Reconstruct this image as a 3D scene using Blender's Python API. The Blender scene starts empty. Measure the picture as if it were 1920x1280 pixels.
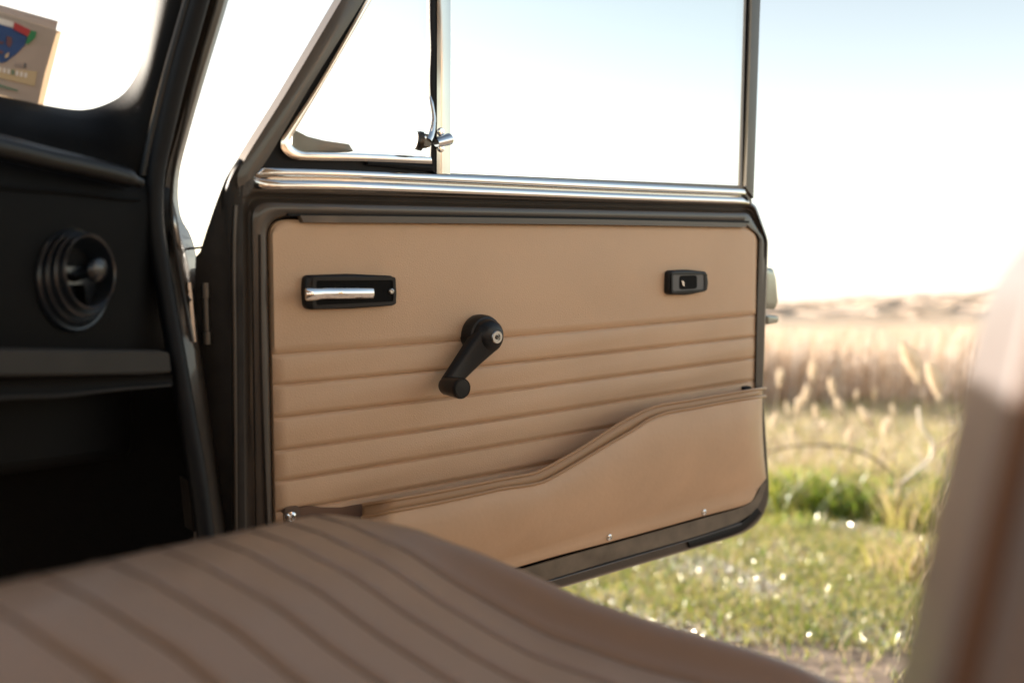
import bpy, bmesh, math, random
import numpy as np
from mathutils import Vector, Matrix
random.seed(7); rng = np.random.default_rng(7)
scene = bpy.context.scene
R = math.radians

# ------------------------------------------------------------------ camera
F = 1867.0; H = 0.85; PITCH = R(-1.23)
cam_d = bpy.data.cameras.new("camera"); cam = bpy.data.objects.new("camera", cam_d)
scene.collection.objects.link(cam); scene.camera = cam
cam_d.lens = 35.0; cam_d.sensor_width = 36.0
cam_d.clip_start = 0.01; cam_d.clip_end = 3000
cam.location = (0, 0, H); cam.rotation_euler = (R(90) + PITCH, 0, 0)
cam_d.dof.use_dof = True; cam_d.dof.focus_distance = 1.17; cam_d.dof.aperture_fstop = 2.8
cam_d.dof.aperture_blades = 0

# ------------------------------------------------------------------ sky, sun, exposure
SUN_EL, SUN_AZ = 13.8, -62.0          # azimuth from +Y, negative = to the left
w = bpy.data.worlds.new("World"); scene.world = w; w.use_nodes = True
nt = w.node_tree; bg = nt.nodes["Background"]
sky = nt.nodes.new("ShaderNodeTexSky"); sky.sky_type = 'NISHITA'; sky.sun_disc = False
sky.sun_elevation = R(SUN_EL); sky.sun_rotation = R(SUN_AZ)
sky.air_density = 1.0; sky.dust_density = 1.5; sky.ozone_density = 1.0
bg.inputs[1].default_value = 0.15
# thick bright air low over the horizon, the same all the way round
g_ = nt.nodes.new("ShaderNodeTexCoord"); sp_ = nt.nodes.new("ShaderNodeSeparateXYZ"); nt.links.new(g_.outputs["Generated"], sp_.inputs[0])
ab_ = nt.nodes.new("ShaderNodeMath"); ab_.operation = 'ABSOLUTE'; nt.links.new(sp_.outputs[2], ab_.inputs[0])
ml_ = nt.nodes.new("ShaderNodeMath"); ml_.operation = 'MULTIPLY'; ml_.inputs[1].default_value = -5.0; nt.links.new(ab_.outputs[0], ml_.inputs[0])
ex_ = nt.nodes.new("ShaderNodeMath"); ex_.operation = 'EXPONENT'; nt.links.new(ml_.outputs[0], ex_.inputs[0])
hz_ = nt.nodes.new("ShaderNodeMix"); hz_.data_type = 'RGBA'; hz_.inputs[6].default_value = (0, 0, 0, 1); hz_.inputs[7].default_value = (2.5, 2.6, 2.75, 1)
nt.links.new(ex_.outputs[0], hz_.inputs[0])
ad_ = nt.nodes.new("ShaderNodeMix"); ad_.data_type = 'RGBA'; ad_.blend_type = 'ADD'; ad_.inputs[0].default_value = 1.0
wb_ = nt.nodes.new("ShaderNodeMix"); wb_.data_type = 'RGBA'; wb_.blend_type = 'MULTIPLY'; wb_.inputs[0].default_value = 1.0
wb_.inputs[7].default_value = (.95, .80, .66, 1); nt.links.new(sky.outputs[0], wb_.inputs[6])      # the photograph's warm white balance
nt.links.new(wb_.outputs[2], ad_.inputs[6]); nt.links.new(hz_.outputs[2], ad_.inputs[7]); nt.links.new(ad_.outputs[2], bg.inputs[0])
sl = bpy.data.lights.new("sun", 'SUN'); sun = bpy.data.objects.new("sun", sl)
scene.collection.objects.link(sun)
sl.energy = 5.0; sl.angle = R(0.5); sl.color = (1.0, 0.92, 0.82)
sd = Vector((math.sin(R(SUN_AZ)) * math.cos(R(SUN_EL)), math.cos(R(SUN_AZ)) * math.cos(R(SUN_EL)), math.sin(R(SUN_EL))))
sun.rotation_euler = sd.to_track_quat('Z', 'Y').to_euler()
sun.location = (-3, 3, 4)
scene.view_settings.view_transform = 'Standard'; scene.view_settings.look = 'None'
scene.view_settings.exposure = 1.28; scene.view_settings.gamma = 1.0
scene.view_settings.use_curve_mapping = False
scene.cycles.max_bounces = 8; scene.cycles.transparent_max_bounces = 12

# ------------------------------------------------------------------ frames of reference
CAMM = Matrix.Translation((0, 0, H)) @ Matrix.Rotation(R(90) + PITCH, 4, 'X')
def Cw(v): return CAMM @ Vector(v)
def P(px, py, d): return Cw(((px - 960) / F * d, -(py - 640) / F * d, -d))
class Frame:
    """local frame: a along the surface, b up the surface, c out of it, in world space"""
    def __init__(s, o, u, v):
        u = Vector(u).normalized(); n = u.cross(Vector(v)).normalized(); v = n.cross(u)
        s.o = Cw(o); r = CAMM.to_3x3(); s.u, s.v, s.n = r @ u, r @ v, r @ n
    def at(s, a, b, c=0): return s.o + s.u * a + s.v * b + s.n * c
    def ab(s, px, py, c=0):
        e = CAMM.translation; d = P(px, py, 1) - e
        t = ((s.o + s.n * c) - e).dot(s.n) / d.dot(s.n)
        q = e + d * t - s.o
        return q.dot(s.u), q.dot(s.v)
    def p(s, px, py, c=0):
        a, b = s.ab(px, py, c); return s.at(a, b, c)
DOOR = Frame((0, 0, -1.2), (2340, 199, -1867), (0.006, 0.995, 0.098))
DASH = Frame((-.326, -.01, -.95), (.278, -.02, -.96), (0, 1, 0))     # facia plane: u runs to the door
# the cabin: RR = rearward, LL = towards the open door (horizontal)
def K(r, l, z):                                                        # z relative to the camera height
    return Vector((.9605 * r + .278 * l, -.278 * r + .9605 * l, H + z))

# ------------------------------------------------------------------ materials
def mat(name, col, rough=.5, metal=0, coat=0, bump=None, var=0, vscale=8, spec=.5, trans=0, sheen=0, rvar=0, crough=.08):
    m = bpy.data.materials.new(name); m.use_nodes = True; t = m.node_tree; b = t.nodes["Principled BSDF"]
    b.inputs["Base Color"].default_value = (*col, 1); b.inputs["Roughness"].default_value = rough
    b.inputs["Metallic"].default_value = metal; b.inputs["Coat Weight"].default_value = coat
    b.inputs["Coat Roughness"].default_value = crough
    b.inputs["Specular IOR Level"].default_value = spec
    tc = t.nodes.new("ShaderNodeTexCoord")
    if var:
        n = t.nodes.new("ShaderNodeTexNoise"); n.inputs["Scale"].default_value = vscale; n.inputs["Detail"].default_value = 6
        t.links.new(tc.outputs["Object"], n.inputs["Vector"])
        r = t.nodes.new("ShaderNodeValToRGB"); r.color_ramp.elements[0].position = .3; r.color_ramp.elements[1].position = .7
        r.color_ramp.elements[0].color = (*[c * (1 - var) for c in col], 1)
        r.color_ramp.elements[1].color = (*[min(1, c * (1 + var)) for c in col], 1)
        t.links.new(n.outputs[0], r.inputs[0]); t.links.new(r.outputs[0], b.inputs["Base Color"])
    if rvar:
        n = t.nodes.new("ShaderNodeTexNoise"); n.inputs["Scale"].default_value = 25; n.inputs["Detail"].default_value = 8
        t.links.new(tc.outputs["Object"], n.inputs["Vector"])
        mr = t.nodes.new("ShaderNodeMapRange"); mr.inputs[1].default_value = .3; mr.inputs[2].default_value = .7
        mr.inputs[3].default_value = max(0.02, rough - rvar); mr.inputs[4].default_value = rough + rvar
        t.links.new(n.outputs[0], mr.inputs[0]); t.links.new(mr.outputs[0], b.inputs["Roughness"])
    if bump:
        kind, sc, st = bump
        if kind == 'vor':
            n = t.nodes.new("ShaderNodeTexVoronoi"); n.feature = 'DISTANCE_TO_EDGE'; n.inputs["Scale"].default_value = sc
        else:
            n = t.nodes.new("ShaderNodeTexNoise"); n.inputs["Scale"].default_value = sc; n.inputs["Detail"].default_value = 6
        t.links.new(tc.outputs["Object"], n.inputs["Vector"])
        bp = t.nodes.new("ShaderNodeBump"); bp.inputs["Strength"].default_value = st; bp.inputs["Distance"].default_value = .001
        t.links.new(n.outputs[0], bp.inputs["Height"]); t.links.new(bp.outputs[0], b.inputs["Normal"])
    if trans:
        tr = t.nodes.new("ShaderNodeBsdfTranslucent"); mx = t.nodes.new("ShaderNodeMixShader"); mx.inputs[0].default_value = trans
        tr.inputs[0].default_value = (*col, 1)
        if var: t.links.new(r.outputs[0], tr.inputs[0])
        t.links.new(b.outputs[0], mx.inputs[1]); t.links.new(tr.outputs[0], mx.inputs[2])
        t.links.new(mx.outputs[0], t.nodes["Material Output"].inputs[0])
    return m
M = {}
M['vinyl'] = mat("beige_vinyl", (.68, .465, .30), .46, var=.06, vscale=6, bump=('vor', 380, .4), spec=.4, rvar=.07)
M['pocket'] = mat("tan_moulded_board", (.66, .455, .30), .42, var=.07, vscale=9, bump=('noise', 160, .25), spec=.45, rvar=.12)
M['seat'] = mat("seat_vinyl", (.335, .225, .15), .38, coat=.3, crough=.28, var=.05, vscale=6, bump=('vor', 700, .2), spec=.45)
M['piping'] = mat("tan_piping", (.46, .28, .15), .4, spec=.5)
M['seamd'] = mat('dark_seam_thread', (.13, .085, .058), .8)
M['seam'] = mat("seam_and_shade_brown", (.16, .09, .055), .8)  # brown of the seat piping, also of the painted shade in the pocket mouth
M['paint'] = mat("brown_paint", (.056, .045, .036), .36, coat=.45, var=.12, vscale=14, bump=('noise', 60, .04))
M['paintworn'] = mat("worn_brown_paint", (.024, .020, .017), .55, spec=.3, var=.3, vscale=40, bump=('noise', 120, .3), rvar=.12)
M['paintmuck'] = mat('dirty_brown_paint', (.06, .052, .045), .5, spec=.4, var=.5, vscale=160, bump=('noise', 220, .8))
M['rail'] = mat('light_brown_paint', (.18, .145, .108), .5, var=.25, vscale=30, spec=.4)  # lighter brown than the rest of the door shell
M['greypl'] = mat('grey_plastic', (.10, .10, .105), .35)
M['blackpl'] = mat("black_plastic", (.006, .007, .009), .36, spec=.35, bump=('noise', 400, .1))
M['ventpl'] = mat('glossy_black_plastic', (.010, .014, .020), .28, spec=.9)
M['rubber'] = mat("black_rubber", (.006, .007, .009), .5, spec=.2, bump=('noise', 200, .2))
M['dash'] = mat("black_dash", (.0026, .0027, .0030), .6, spec=.12, bump=('noise', 500, .3))
M['carpet'] = mat("dark_carpet", (.009, .009, .009), .95, spec=.1, bump=('noise', 300, .8))
M['shelf'] = mat("charcoal_vinyl", (.022, .021, .020), .55, spec=.3, var=.2, vscale=20)
M['chrome'] = mat("chrome", (.82, .82, .82), .06, metal=1, bump=('noise', 30, .02), rvar=.03)
M['trim'] = mat('bright_trim', (.80, .79, .77), .14, metal=1, bump=('noise', 30, .02))
M['satin'] = mat('dulled_chrome', (.48, .48, .47), .16, metal=1, bump=('noise', 35, .05), rvar=.05)
M['steel'] = mat("steel", (.5, .49, .47), .3, metal=1)
M['darksteel'] = mat("dark_steel", (.12, .11, .1), .4, metal=1)
M['greyrub'] = mat("grey_weathered_rubber", (.22, .2, .17), .5)
M['palepl'] = mat("pale_handle_metal", (.42, .44, .38), .25, metal=.6)
M['head'] = mat("headliner", (.80, .75, .68), .8)
def glass_mat(name, tint=(1, 1, 1), rough=0.0):
    m = bpy.data.materials.new(name); m.use_nodes = True; t = m.node_tree
    t.nodes.remove(t.nodes["Principled BSDF"])
    a = t.nodes.new("ShaderNodeBsdfTransparent"); a.inputs[0].default_value = (*tint, 1)
    g = t.nodes.new("ShaderNodeBsdfGlossy"); g.inputs["Roughness"].default_value = .02
    lw = t.nodes.new("ShaderNodeLayerWeight"); lw.inputs[0].default_value = .5
    pw = t.nodes.new("ShaderNodeMath"); pw.operation = 'POWER'; pw.inputs[1].default_value = 5; t.links.new(lw.outputs["Facing"], pw.inputs[0])
    f = t.nodes.new("ShaderNodeMath"); f.operation = 'MULTIPLY_ADD'; f.inputs[1].default_value = .5; f.inputs[2].default_value = .02; t.links.new(pw.outputs[0], f.inputs[0])
    mx = t.nodes.new("ShaderNodeMixShader")
    t.links.new(f.outputs[0], mx.inputs[0]); t.links.new(a.outputs[0], mx.inputs[1]); t.links.new(g.outputs[0], mx.inputs[2])
    t.links.new(mx.outputs[0], t.nodes["Material Output"].inputs[0]); return m
M['glass'] = glass_mat("window_glass", (.97, .985, .98))

# ------------------------------------------------------------------ object helpers
def finish(o, label=None, cat=None, group=None, kind=None):
    if label: o['label'] = label
    if cat: o['category'] = cat
    if group: o['group'] = group
    if kind: o['kind'] = kind
    return o
def empty(name, loc, label=None, cat=None, group=None):
    o = bpy.data.objects.new(name, None); scene.collection.objects.link(o); o.location = loc
    o.empty_display_size = .1
    o['wl'] = tuple(loc); return finish(o, label, cat, group)
def obj(name, verts, faces, m, parent=None, smooth=35, solid=0, bevel=0, subsurf=0, mats=None, midx=None, solid_off=-1):
    V = np.array([tuple(v) for v in verts], dtype=float)
    c = (V.min(0) + V.max(0)) / 2
    me = bpy.data.meshes.new(name); me.from_pydata((V - c).tolist(), [], faces)
    for mm in (mats or [m]): me.materials.append(mm)
    if midx is not None: me.polygons.foreach_set("material_index", midx)
    me.validate(); me.update()
    bm = bmesh.new(); bm.from_mesh(me); bmesh.ops.recalc_face_normals(bm, faces=bm.faces); bm.to_mesh(me); bm.free()
    if smooth:
        me.polygons.foreach_set("use_smooth", [True] * len(me.polygons)); me.set_sharp_from_angle(angle=R(smooth))
    o = bpy.data.objects.new(name, me); scene.collection.objects.link(o)
    pw = Vector(parent['wl']) if parent is not None else Vector((0, 0, 0))
    o.location = Vector(c) - pw; o['wl'] = tuple(c)
    if parent is not None: o.parent = parent
    if solid:
        md = o.modifiers.new("thickness", 'SOLIDIFY'); md.thickness = solid; md.offset = solid_off
    if bevel:
        md = o.modifiers.new("bevel", 'BEVEL'); md.width = bevel; md.segments = 3; md.limit_method = 'ANGLE'; md.angle_limit = R(40)
    if subsurf:
        md = o.modifiers.new("subdivision", 'SUBSURF'); md.levels = md.render_levels = subsurf
    return o
def resample(pts, n, smooth=True):
    """pts: list of tuples of any length; Catmull-Rom through them, then n evenly spaced points"""
    A = np.array(pts, dtype=float)
    if smooth and len(A) > 2:
        out = []
        B = np.vstack([2 * A[0] - A[1], A, 2 * A[-1] - A[-2]])
        for i in range(1, len(B) - 2):
            p0, p1, p2, p3 = B[i-1], B[i], B[i+1], B[i+2]
            for t in np.linspace(0, 1, 12, endpoint=False):
                out.append(.5 * ((2*p1) + (-p0+p2)*t + (2*p0-5*p1+4*p2-p3)*t*t + (-p0+3*p1-3*p2+p3)*t**3))
        out.append(A[-1]); A = np.array(out)
    L = np.r_[0, np.cumsum(np.linalg.norm(np.diff(A[:, :2], axis=0), axis=1))]
    s = np.linspace(0, L[-1], n)
    return [tuple(np.interp(x, L, A[:, k]) for k in range(A.shape[1])) for x in s]
def roundpoly(corners, k=8, m=6):
    """corners (x,y,r): closed outline with rounded corners; equal counts for equal corner counts"""
    out = []; n = len(corners)
    seg = []
    for i in range(n):
        x, y, r = corners[i]; p = Vector((x, y)); a = Vector(corners[i-1][:2]) - p; b = Vector(corners[(i+1) % n][:2]) - p
        ang = a.angle(b) / 2; t = min(r / max(math.tan(ang), .05), a.length * .48, b.length * .48)
        s, e = p + a.normalized() * t, p + b.normalized() * t
        seg.append([(s * (1-q)**2 + p * 2*q*(1-q) + e * q*q) for q in np.linspace(0, 1, k)])
    for i in range(n):
        out += seg[i]; e, s = seg[i][-1], seg[(i+1) % n][0]
        out += [e.lerp(s, j / (m + 1)) for j in range(1, m + 1)]
    return [(v.x, v.y) for v in out]
def skin(rows, closed=False):
    """rows of equal length -> verts, faces; closed joins the ends of each row"""
    n = len(rows[0]); V = [v for r in rows for v in r]; Fc = []
    for i in range(len(rows) - 1):
        for j in range(n - (0 if closed else 1)):
            a, b = i*n + j, i*n + (j+1) % n
            Fc.append((a, b, b + n, a + n))
    return V, Fc
def merge(*parts):
    V, Fc = [], []
    for v, f in parts:
        k = len(V); V += list(v); Fc += [tuple(i + k for i in q) for q in f]
    return V, Fc
def ribbon(fr, A, B, c0, c1, crown=0, n=40, sm=True, nc=6):
    """a strip between two pixel lines on a frame's plane: flat or crowned front, real thickness, ends closed"""
    A, B = resample(A, n, sm), resample(B, n, sm); rows = []
    for i in range(n):
        a, b = Vector(fr.ab(A[i][0], A[i][1], c1)), Vector(fr.ab(B[i][0], B[i][1], c1))
        ring = [fr.at(*a, c0)]
        for q in np.linspace(0, 1, nc):
            m_ = a.lerp(b, q); ring.append(fr.at(m_.x, m_.y, c1 + crown * (1 - (2*q-1)**2)))
        ring.append(fr.at(*b, c0)); rows.append(ring)
    V, Fc = skin(rows, True); k = len(rows[0])
    Fc += [tuple(range(k)), tuple(range((n-1)*k, n*k))]
    return V, Fc
def prism(fr, outline, c0, c1, bev=0, steps=3, hole=None):
    """pixel outline (at c1) extruded from c0 to c1 with a rounded front edge"""
    pts = [Vector(fr.ab(x, y, c1)) for x, y in outline]; cen = sum(pts, Vector((0, 0))) / len(pts)
    rows = [[fr.at(p.x, p.y, c0) for p in pts]]
    size = min((p - cen).length for p in pts)
    for s in range(steps + 1 if bev else 1):
        th = s / steps * math.pi / 2 if bev else 0
        k = 1 - bev * (1 - math.cos(th)) / size
        rows.append([fr.at(*(cen + (p - cen) * k), c1 - bev + bev * math.sin(th)) for p in pts])
    V, Fc = skin(rows, True); n = len(pts)
    Fc += [tuple(range(n)), tuple(range(len(V) - n, len(V)))]
    return V, Fc
def lathe(fr, a, b, prof, n=40, c=0, tilt=0):
    rows = []
    for r, h in prof:
        rows.append([fr.at(a + r*math.cos(2*math.pi*i/n), b + r*math.sin(2*math.pi*i/n) + tilt*h, c + h) for i in range(n)])
    V, Fc = skin(rows, True)
    if prof[0][0] > 1e-6: Fc.append(tuple(range(n)))
    Fc.append(tuple(range(len(V) - n, len(V))))
    return V, Fc
def tube(pts, rad, n=10, N=None, caps=True):
    pts = [Vector(p) for p in pts]
    if N:
        A = resample([tuple(p) for p in pts], N); pts = [Vector(p) for p in A]
    rows = []; m_ = len(pts); up = Vector((.13, .2, 1)).normalized()
    for i, p in enumerate(pts):
        t = (pts[min(i+1, m_-1)] - pts[max(i-1, 0)]).normalized()
        x = t.cross(up); x = x.normalized() if x.length > .05 else t.cross(Vector((1, 0, 0))).normalized()
        y = t.cross(x); r = rad(i / (m_-1)) if callable(rad) else rad
        rows.append([p + x*r*math.cos(2*math.pi*k/n) + y*r*math.sin(2*math.pi*k/n) for k in range(n)])
    V, Fc = skin(rows, True)
    if caps: Fc += [tuple(range(n)), tuple(range(len(V)-n, len(V)))]
    return V, Fc
def hexa(p):                                                           # box from eight corner points (bottom ring, top ring)
    return list(p), [(0,1,2,3), (4,5,6,7), (0,1,5,4), (1,2,6,5), (2,3,7,6), (3,0,4,7)]
def kbox(r0, r1, l0, l1, z0, z1):
    return hexa([K(r0,l0,z0), K(r1,l0,z0), K(r1,l1,z0), K(r0,l1,z0), K(r0,l0,z1), K(r1,l0,z1), K(r1,l1,z1), K(r0,l1,z1)])
def screw(fr, px, py, c, rad, parent, m='steel'):
    a, b = fr.ab(px, py, c)
    s = obj("screw", *lathe(fr, a, b, [(rad, -.004), (rad, 0), (rad*.9, rad*.25), (rad*.55, rad*.42), (rad*.5, rad*.2), (.0001, rad*.15)], 20, c), M[m], parent)
    v, f = [], []
    for th in (.5, .5 + math.pi/2):
        dx, dy = math.cos(th)*rad*.5, math.sin(th)*rad*.5; ex, ey = -dy*.26, dx*.26
        q = [fr.at(a+dx+ex, b+dy+ey, c+rad*.33), fr.at(a-dx+ex, b-dy+ey, c+rad*.33), fr.at(a-dx-ex, b-dy-ey, c+rad*.33), fr.at(a+dx-ex, b+dy-ey, c+rad*.33)]
        v, f = merge((v, f), (q, [(0,1,2,3)]))
    return s

# ================================================================== THE SETTING
sc = 60
xs = np.r_[np.linspace(-1500, -40, 10), np.linspace(-35, -6, 20), np.linspace(-5.5, 12, 71), np.linspace(13, 60, 25), np.linspace(80, 1500, 10)]
ys = np.r_[np.linspace(-1500, -20, 8), np.linspace(-15, 0, 12), np.linspace(.25, 13, 52), np.linspace(14, 80, 34), np.linspace(100, 1600, 20)]
def gz(x, y):
    z = .025*np.sin(1.3*x+.4)*np.cos(1.7*y) + .012*np.sin(4.1*x+2*y)
    z = z * np.clip((y-1.5)/1.5, 0, 1)
    far = np.clip((y-60)/500, 0, 1)
    return z*np.clip((60-y)/30, 0, 1) + far*(1.0 + .066*np.clip(x, -100, 300) + .9*np.sin(x/60.) + .7*np.sin(x/27.+1))
XX, YY = np.meshgrid(xs, ys); ZZ = gz(XX, YY)
V = np.c_[XX.ravel(), YY.ravel(), ZZ.ravel()]; nx = len(xs)
Fc = [(j*nx+i, j*nx+i+1, (j+1)*nx+i+1, (j+1)*nx+i) for j in range(len(ys)-1) for i in range(nx-1)]
gm = bpy.data.materials.new("field_soil"); gm.use_nodes = True; t = gm.node_tree; b = t.nodes["Principled BSDF"]; b.inputs["Roughness"].default_value = .95
tc = t.nodes.new("ShaderNodeNewGeometry"); sep = t.nodes.new("ShaderNodeSeparateXYZ"); t.links.new(tc.outputs["Position"], sep.inputs[0])
n1 = t.nodes.new("ShaderNodeTexNoise"); n1.inputs["Scale"].default_value = 9; n1.inputs["Detail"].default_value = 10; t.links.new(tc.outputs["Position"], n1.inputs["Vector"])
r1 = t.nodes.new("ShaderNodeValToRGB"); e = r1.color_ramp.elements; e[0].position = .35; e[0].color = (.13, .09, .06, 1); e[1].position = .66; e[1].color = (.44, .33, .25, 1)
t.links.new(n1.outputs[0], r1.inputs[0])
n2 = t.nodes.new("ShaderNodeTexNoise"); n2.inputs["Scale"].default_value = .12; n2.inputs["Detail"].default_value = 5; t.links.new(tc.outputs["Position"], n2.inputs["Vector"])
r2 = t.nodes.new("ShaderNodeValToRGB"); e = r2.color_ramp.elements; e[0].position = .4; e[0].color = (.40, .31, .21, 1); e[1].position = .6; e[1].color = (.52, .41, .30, 1)  # pale far ground; the hill's haze is put into this tone too
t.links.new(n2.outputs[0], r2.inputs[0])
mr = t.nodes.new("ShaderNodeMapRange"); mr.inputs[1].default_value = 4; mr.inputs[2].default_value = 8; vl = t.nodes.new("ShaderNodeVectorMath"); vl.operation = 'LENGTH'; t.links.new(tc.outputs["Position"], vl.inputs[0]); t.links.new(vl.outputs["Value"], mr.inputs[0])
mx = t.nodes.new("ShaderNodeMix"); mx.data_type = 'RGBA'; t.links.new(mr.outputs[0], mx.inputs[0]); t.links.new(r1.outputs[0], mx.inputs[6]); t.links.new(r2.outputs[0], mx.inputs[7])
t.links.new(mx.outputs[2], b.inputs["Base Color"])
bp = t.nodes.new("ShaderNodeBump"); bp.inputs["Strength"].default_value = .8; bp.inputs["Distance"].default_value = .02
t.links.new(n1.outputs[0], bp.inputs["Height"]); t.links.new(bp.outputs[0], b.inputs["Normal"])
finish(obj("ground", V, Fc, gm, smooth=60), kind='structure')

def blades(name, x, y, h, wd, lean, mats, pm, segs=2, droop=.3, z0=None, parent=None, wind=0.0):
    """many narrow blades in one mesh"""
    n = len(x); th = rng.uniform(0, 2*np.pi, n); la = rng.uniform(0, 2*np.pi, n)
    lx, ly = np.cos(la)*lean*h + wind*h, np.sin(la)*lean*h
    z = gz(x, y) if z0 is None else z0
    wx, wy = np.cos(th)*wd/2, np.sin(th)*wd/2
    rows = []
    for s in range(segs):
        q = s/segs; k = 1 - .35*q
        cx, cy, cz = x + lx*q**1.6, y + ly*q**1.6, z + h*(q - droop*q*q*.5)
        rows += [np.c_[cx-wx*k, cy-wy*k, cz], np.c_[cx+wx*k, cy+wy*k, cz]]
    rows.append(np.c_[x+lx, y+ly, z + h*(1-droop*.5)])
    V = np.stack(rows, 1).reshape(-1, 3); nv = 2*segs+1; base = np.arange(n)*nv
    fl = []; tot = []
    quads = [np.c_[base+2*s, base+2*s+1, base+2*s+3, base+2*s+2] for s in range(segs-1)]
    tri = np.c_[base+2*segs-2, base+2*segs-1, base+2*segs]
    idx = np.concatenate([q.ravel() for q in quads] + [tri.ravel()])
    cnt = np.concatenate([np.full(n*(segs-1), 4), np.full(n, 3)])
    c = (V.min(0)+V.max(0))/2 if parent is None else np.array(parent['wl'])
    me = bpy.data.meshes.new(name); me.vertices.add(len(V)); me.vertices.foreach_set("co", (V-c).ravel())
    me.loops.add(len(idx)); me.loops.foreach_set("vertex_index", idx)
    me.polygons.add(len(cnt)); me.polygons.foreach_set("loop_start", np.r_[0, np.cumsum(cnt)[:-1]]); me.polygons.foreach_set("loop_total", cnt)
    pk = rng.choice(len(mats), n, p=pm); me.polygons.foreach_set("material_index", np.concatenate([pk]*segs))
    for m_ in mats: me.materials.append(m_)
    me.update(); me.validate()
    o = bpy.data.objects.new(name, me); scene.collection.objects.link(o)
    if parent is not None: o.parent = parent
    else: o.location = c
    return o
G = [mat("grass_green", (.26, .37, .045), .3, trans=.5, spec=.7), mat("grass_yellow", (.54, .50, .13), .4, trans=.5, spec=.6),
     mat("grass_dry", (.60, .48, .30), .45, trans=.45, spec=.5), mat("grass_dark", (.09, .14, .04), .4, trans=.4, spec=.6),
     mat("grass_dew", (.55, .55, .40), .27, metal=.4, trans=.4, spec=1.0)]
def rnd(n, x0, x1, y0, y1): return rng.uniform(x0, x1, n), rng.uniform(y0, y1, n)
# short lawn beside the car, thinning towards bare soil near the sill
x, y = rnd(400000, -1.2, 4.4, 2.3, 5.3)
keep = rng.uniform(0, 1, len(x)) < np.clip((y - 2.42 - .12*np.sin(3*x))/.4, .06, 1) * np.clip(.62 + .5*np.sin(5.1*x+1)*np.sin(4.3*y) + .3*np.sin(11*x+7*y), .12, 1)
x, y = x[keep], y[keep]
finish(blades("grass", x, y, rng.uniform(.012, .05, len(x)), rng.uniform(.002, .0055, len(x)), rng.uniform(.2, 1.2, len(x)), G, [.24, .38, .26, .02, .10]),
       'short yellow green sunlit lawn beyond the open door', 'grass', kind='stuff')
x, y = rnd(60000, -1.0, 4.4, 2.6, 5.6)
PLB = mat("dewy_leaf", (.86, .84, .74), .27, metal=.6, trans=.35, spec=1.0)
PLT = mat("dew_water", (.8, .8, .75), .13, spec=1.0, metal=.85)
bmi = bmesh.new(); bmesh.ops.create_icosphere(bmi, subdivisions=1, radius=1); iv = np.array([v.co[:] for v in bmi.verts]); itf = np.array([[v.index for v in f.verts] for f in bmi.faces]); bmi.free()
nd = 2600; dx_, dy_ = rnd(nd, -.8, 4.2, 2.7, 5.9); dr_ = rng.uniform(.0010, .0024, nd); dz_ = gz(dx_, dy_) + rng.uniform(.012, .05, nd)
nd2 = 500; dx_[:nd2] = rng.uniform(1.1, 2.4, nd2); dy_[:nd2] = rng.uniform(3.9, 4.6, nd2); dz_[:nd2] = gz(dx_[:nd2], dy_[:nd2]) + rng.uniform(.05, .25, nd2)
DV = (iv[None]*dr_[:, None, None] + np.c_[dx_, dy_, dz_][:, None]).reshape(-1, 3); DF = (itf[None] + (np.arange(nd)*len(iv))[:, None, None]).reshape(-1, 3)
finish(obj("dew_drops", DV, DF.tolist(), PLT, smooth=180), 'tiny sparkling dew drops caught in the lawn and weeds', 'dew', kind='stuff')
finish(blades("dewy_leaves", x, y, rng.uniform(.009, .020, len(x)), rng.uniform(.005, .0095, len(x)), rng.uniform(.3, 1.2, len(x)), [PLB], [1.0]),
       'small dewy leaves glinting in the short lawn', 'leaves', kind='stuff')
# longer half-dry grass further out
x, y = rnd(70000, -4, 9, 4.5, 10.5)
finish(blades("dry_grass", x, y, rng.uniform(.04, .16, len(x)), rng.uniform(.005, .012, len(x)), rng.uniform(.2, .9, len(x)), G + [mat('straw_pale', (.72, .62, .46), .5, trans=.5)], [.05, .17, .40, .01, .05, .32]),
       'pale straw and green grass between the weeds and the reeds', 'grass', kind='stuff')
# reed bed
RD = [mat("reed_straw", (.64, .50, .37), .5, trans=.5), mat("reed_tan", (.60, .44, .30), .5, trans=.5), mat("reed_pale", (.70, .62, .55), .5, trans=.5)]
n = 22000
y = 9.3 + 26*rng.uniform(0, 1, n)**1.6; x = rng.uniform(-8, 1, n) + (y*.95)*rng.uniform(.0, 1.0, n)
hh = rng.uniform(.60, .84, n) + .012*(x-6)*np.clip((y-12)/10, 0, 1) + .06*np.sin(x*1.1+y*.7)
finish(blades("reed_bed", x, y, hh, rng.uniform(.01, .025, n), rng.uniform(.02, .22, n), RD, [.4, .3, .3], segs=3, droop=.1, wind=.06),
       'wide bed of dry straw coloured reeds with a dark foot', 'reeds', kind='stuff')
# far scrub line under the horizon
n = 1400
x = rng.uniform(-60, 330, n); y = rng.uniform(160, 520, n)
FS = [mat("scrub_brown", (.44, .37, .32), .9), mat("scrub_tan", (.52, .43, .35), .9)]  # pale tones: distance haze is put into the scrub colours
finish(blades("far_scrub", x, y, rng.uniform(.2, 1.0, n), rng.uniform(6, 16, n), rng.uniform(0, .3, n), FS, [.55, .45], segs=2, droop=.1),
       'far brown scrub along the hazy skyline', 'scrub', kind='stuff')

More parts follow.
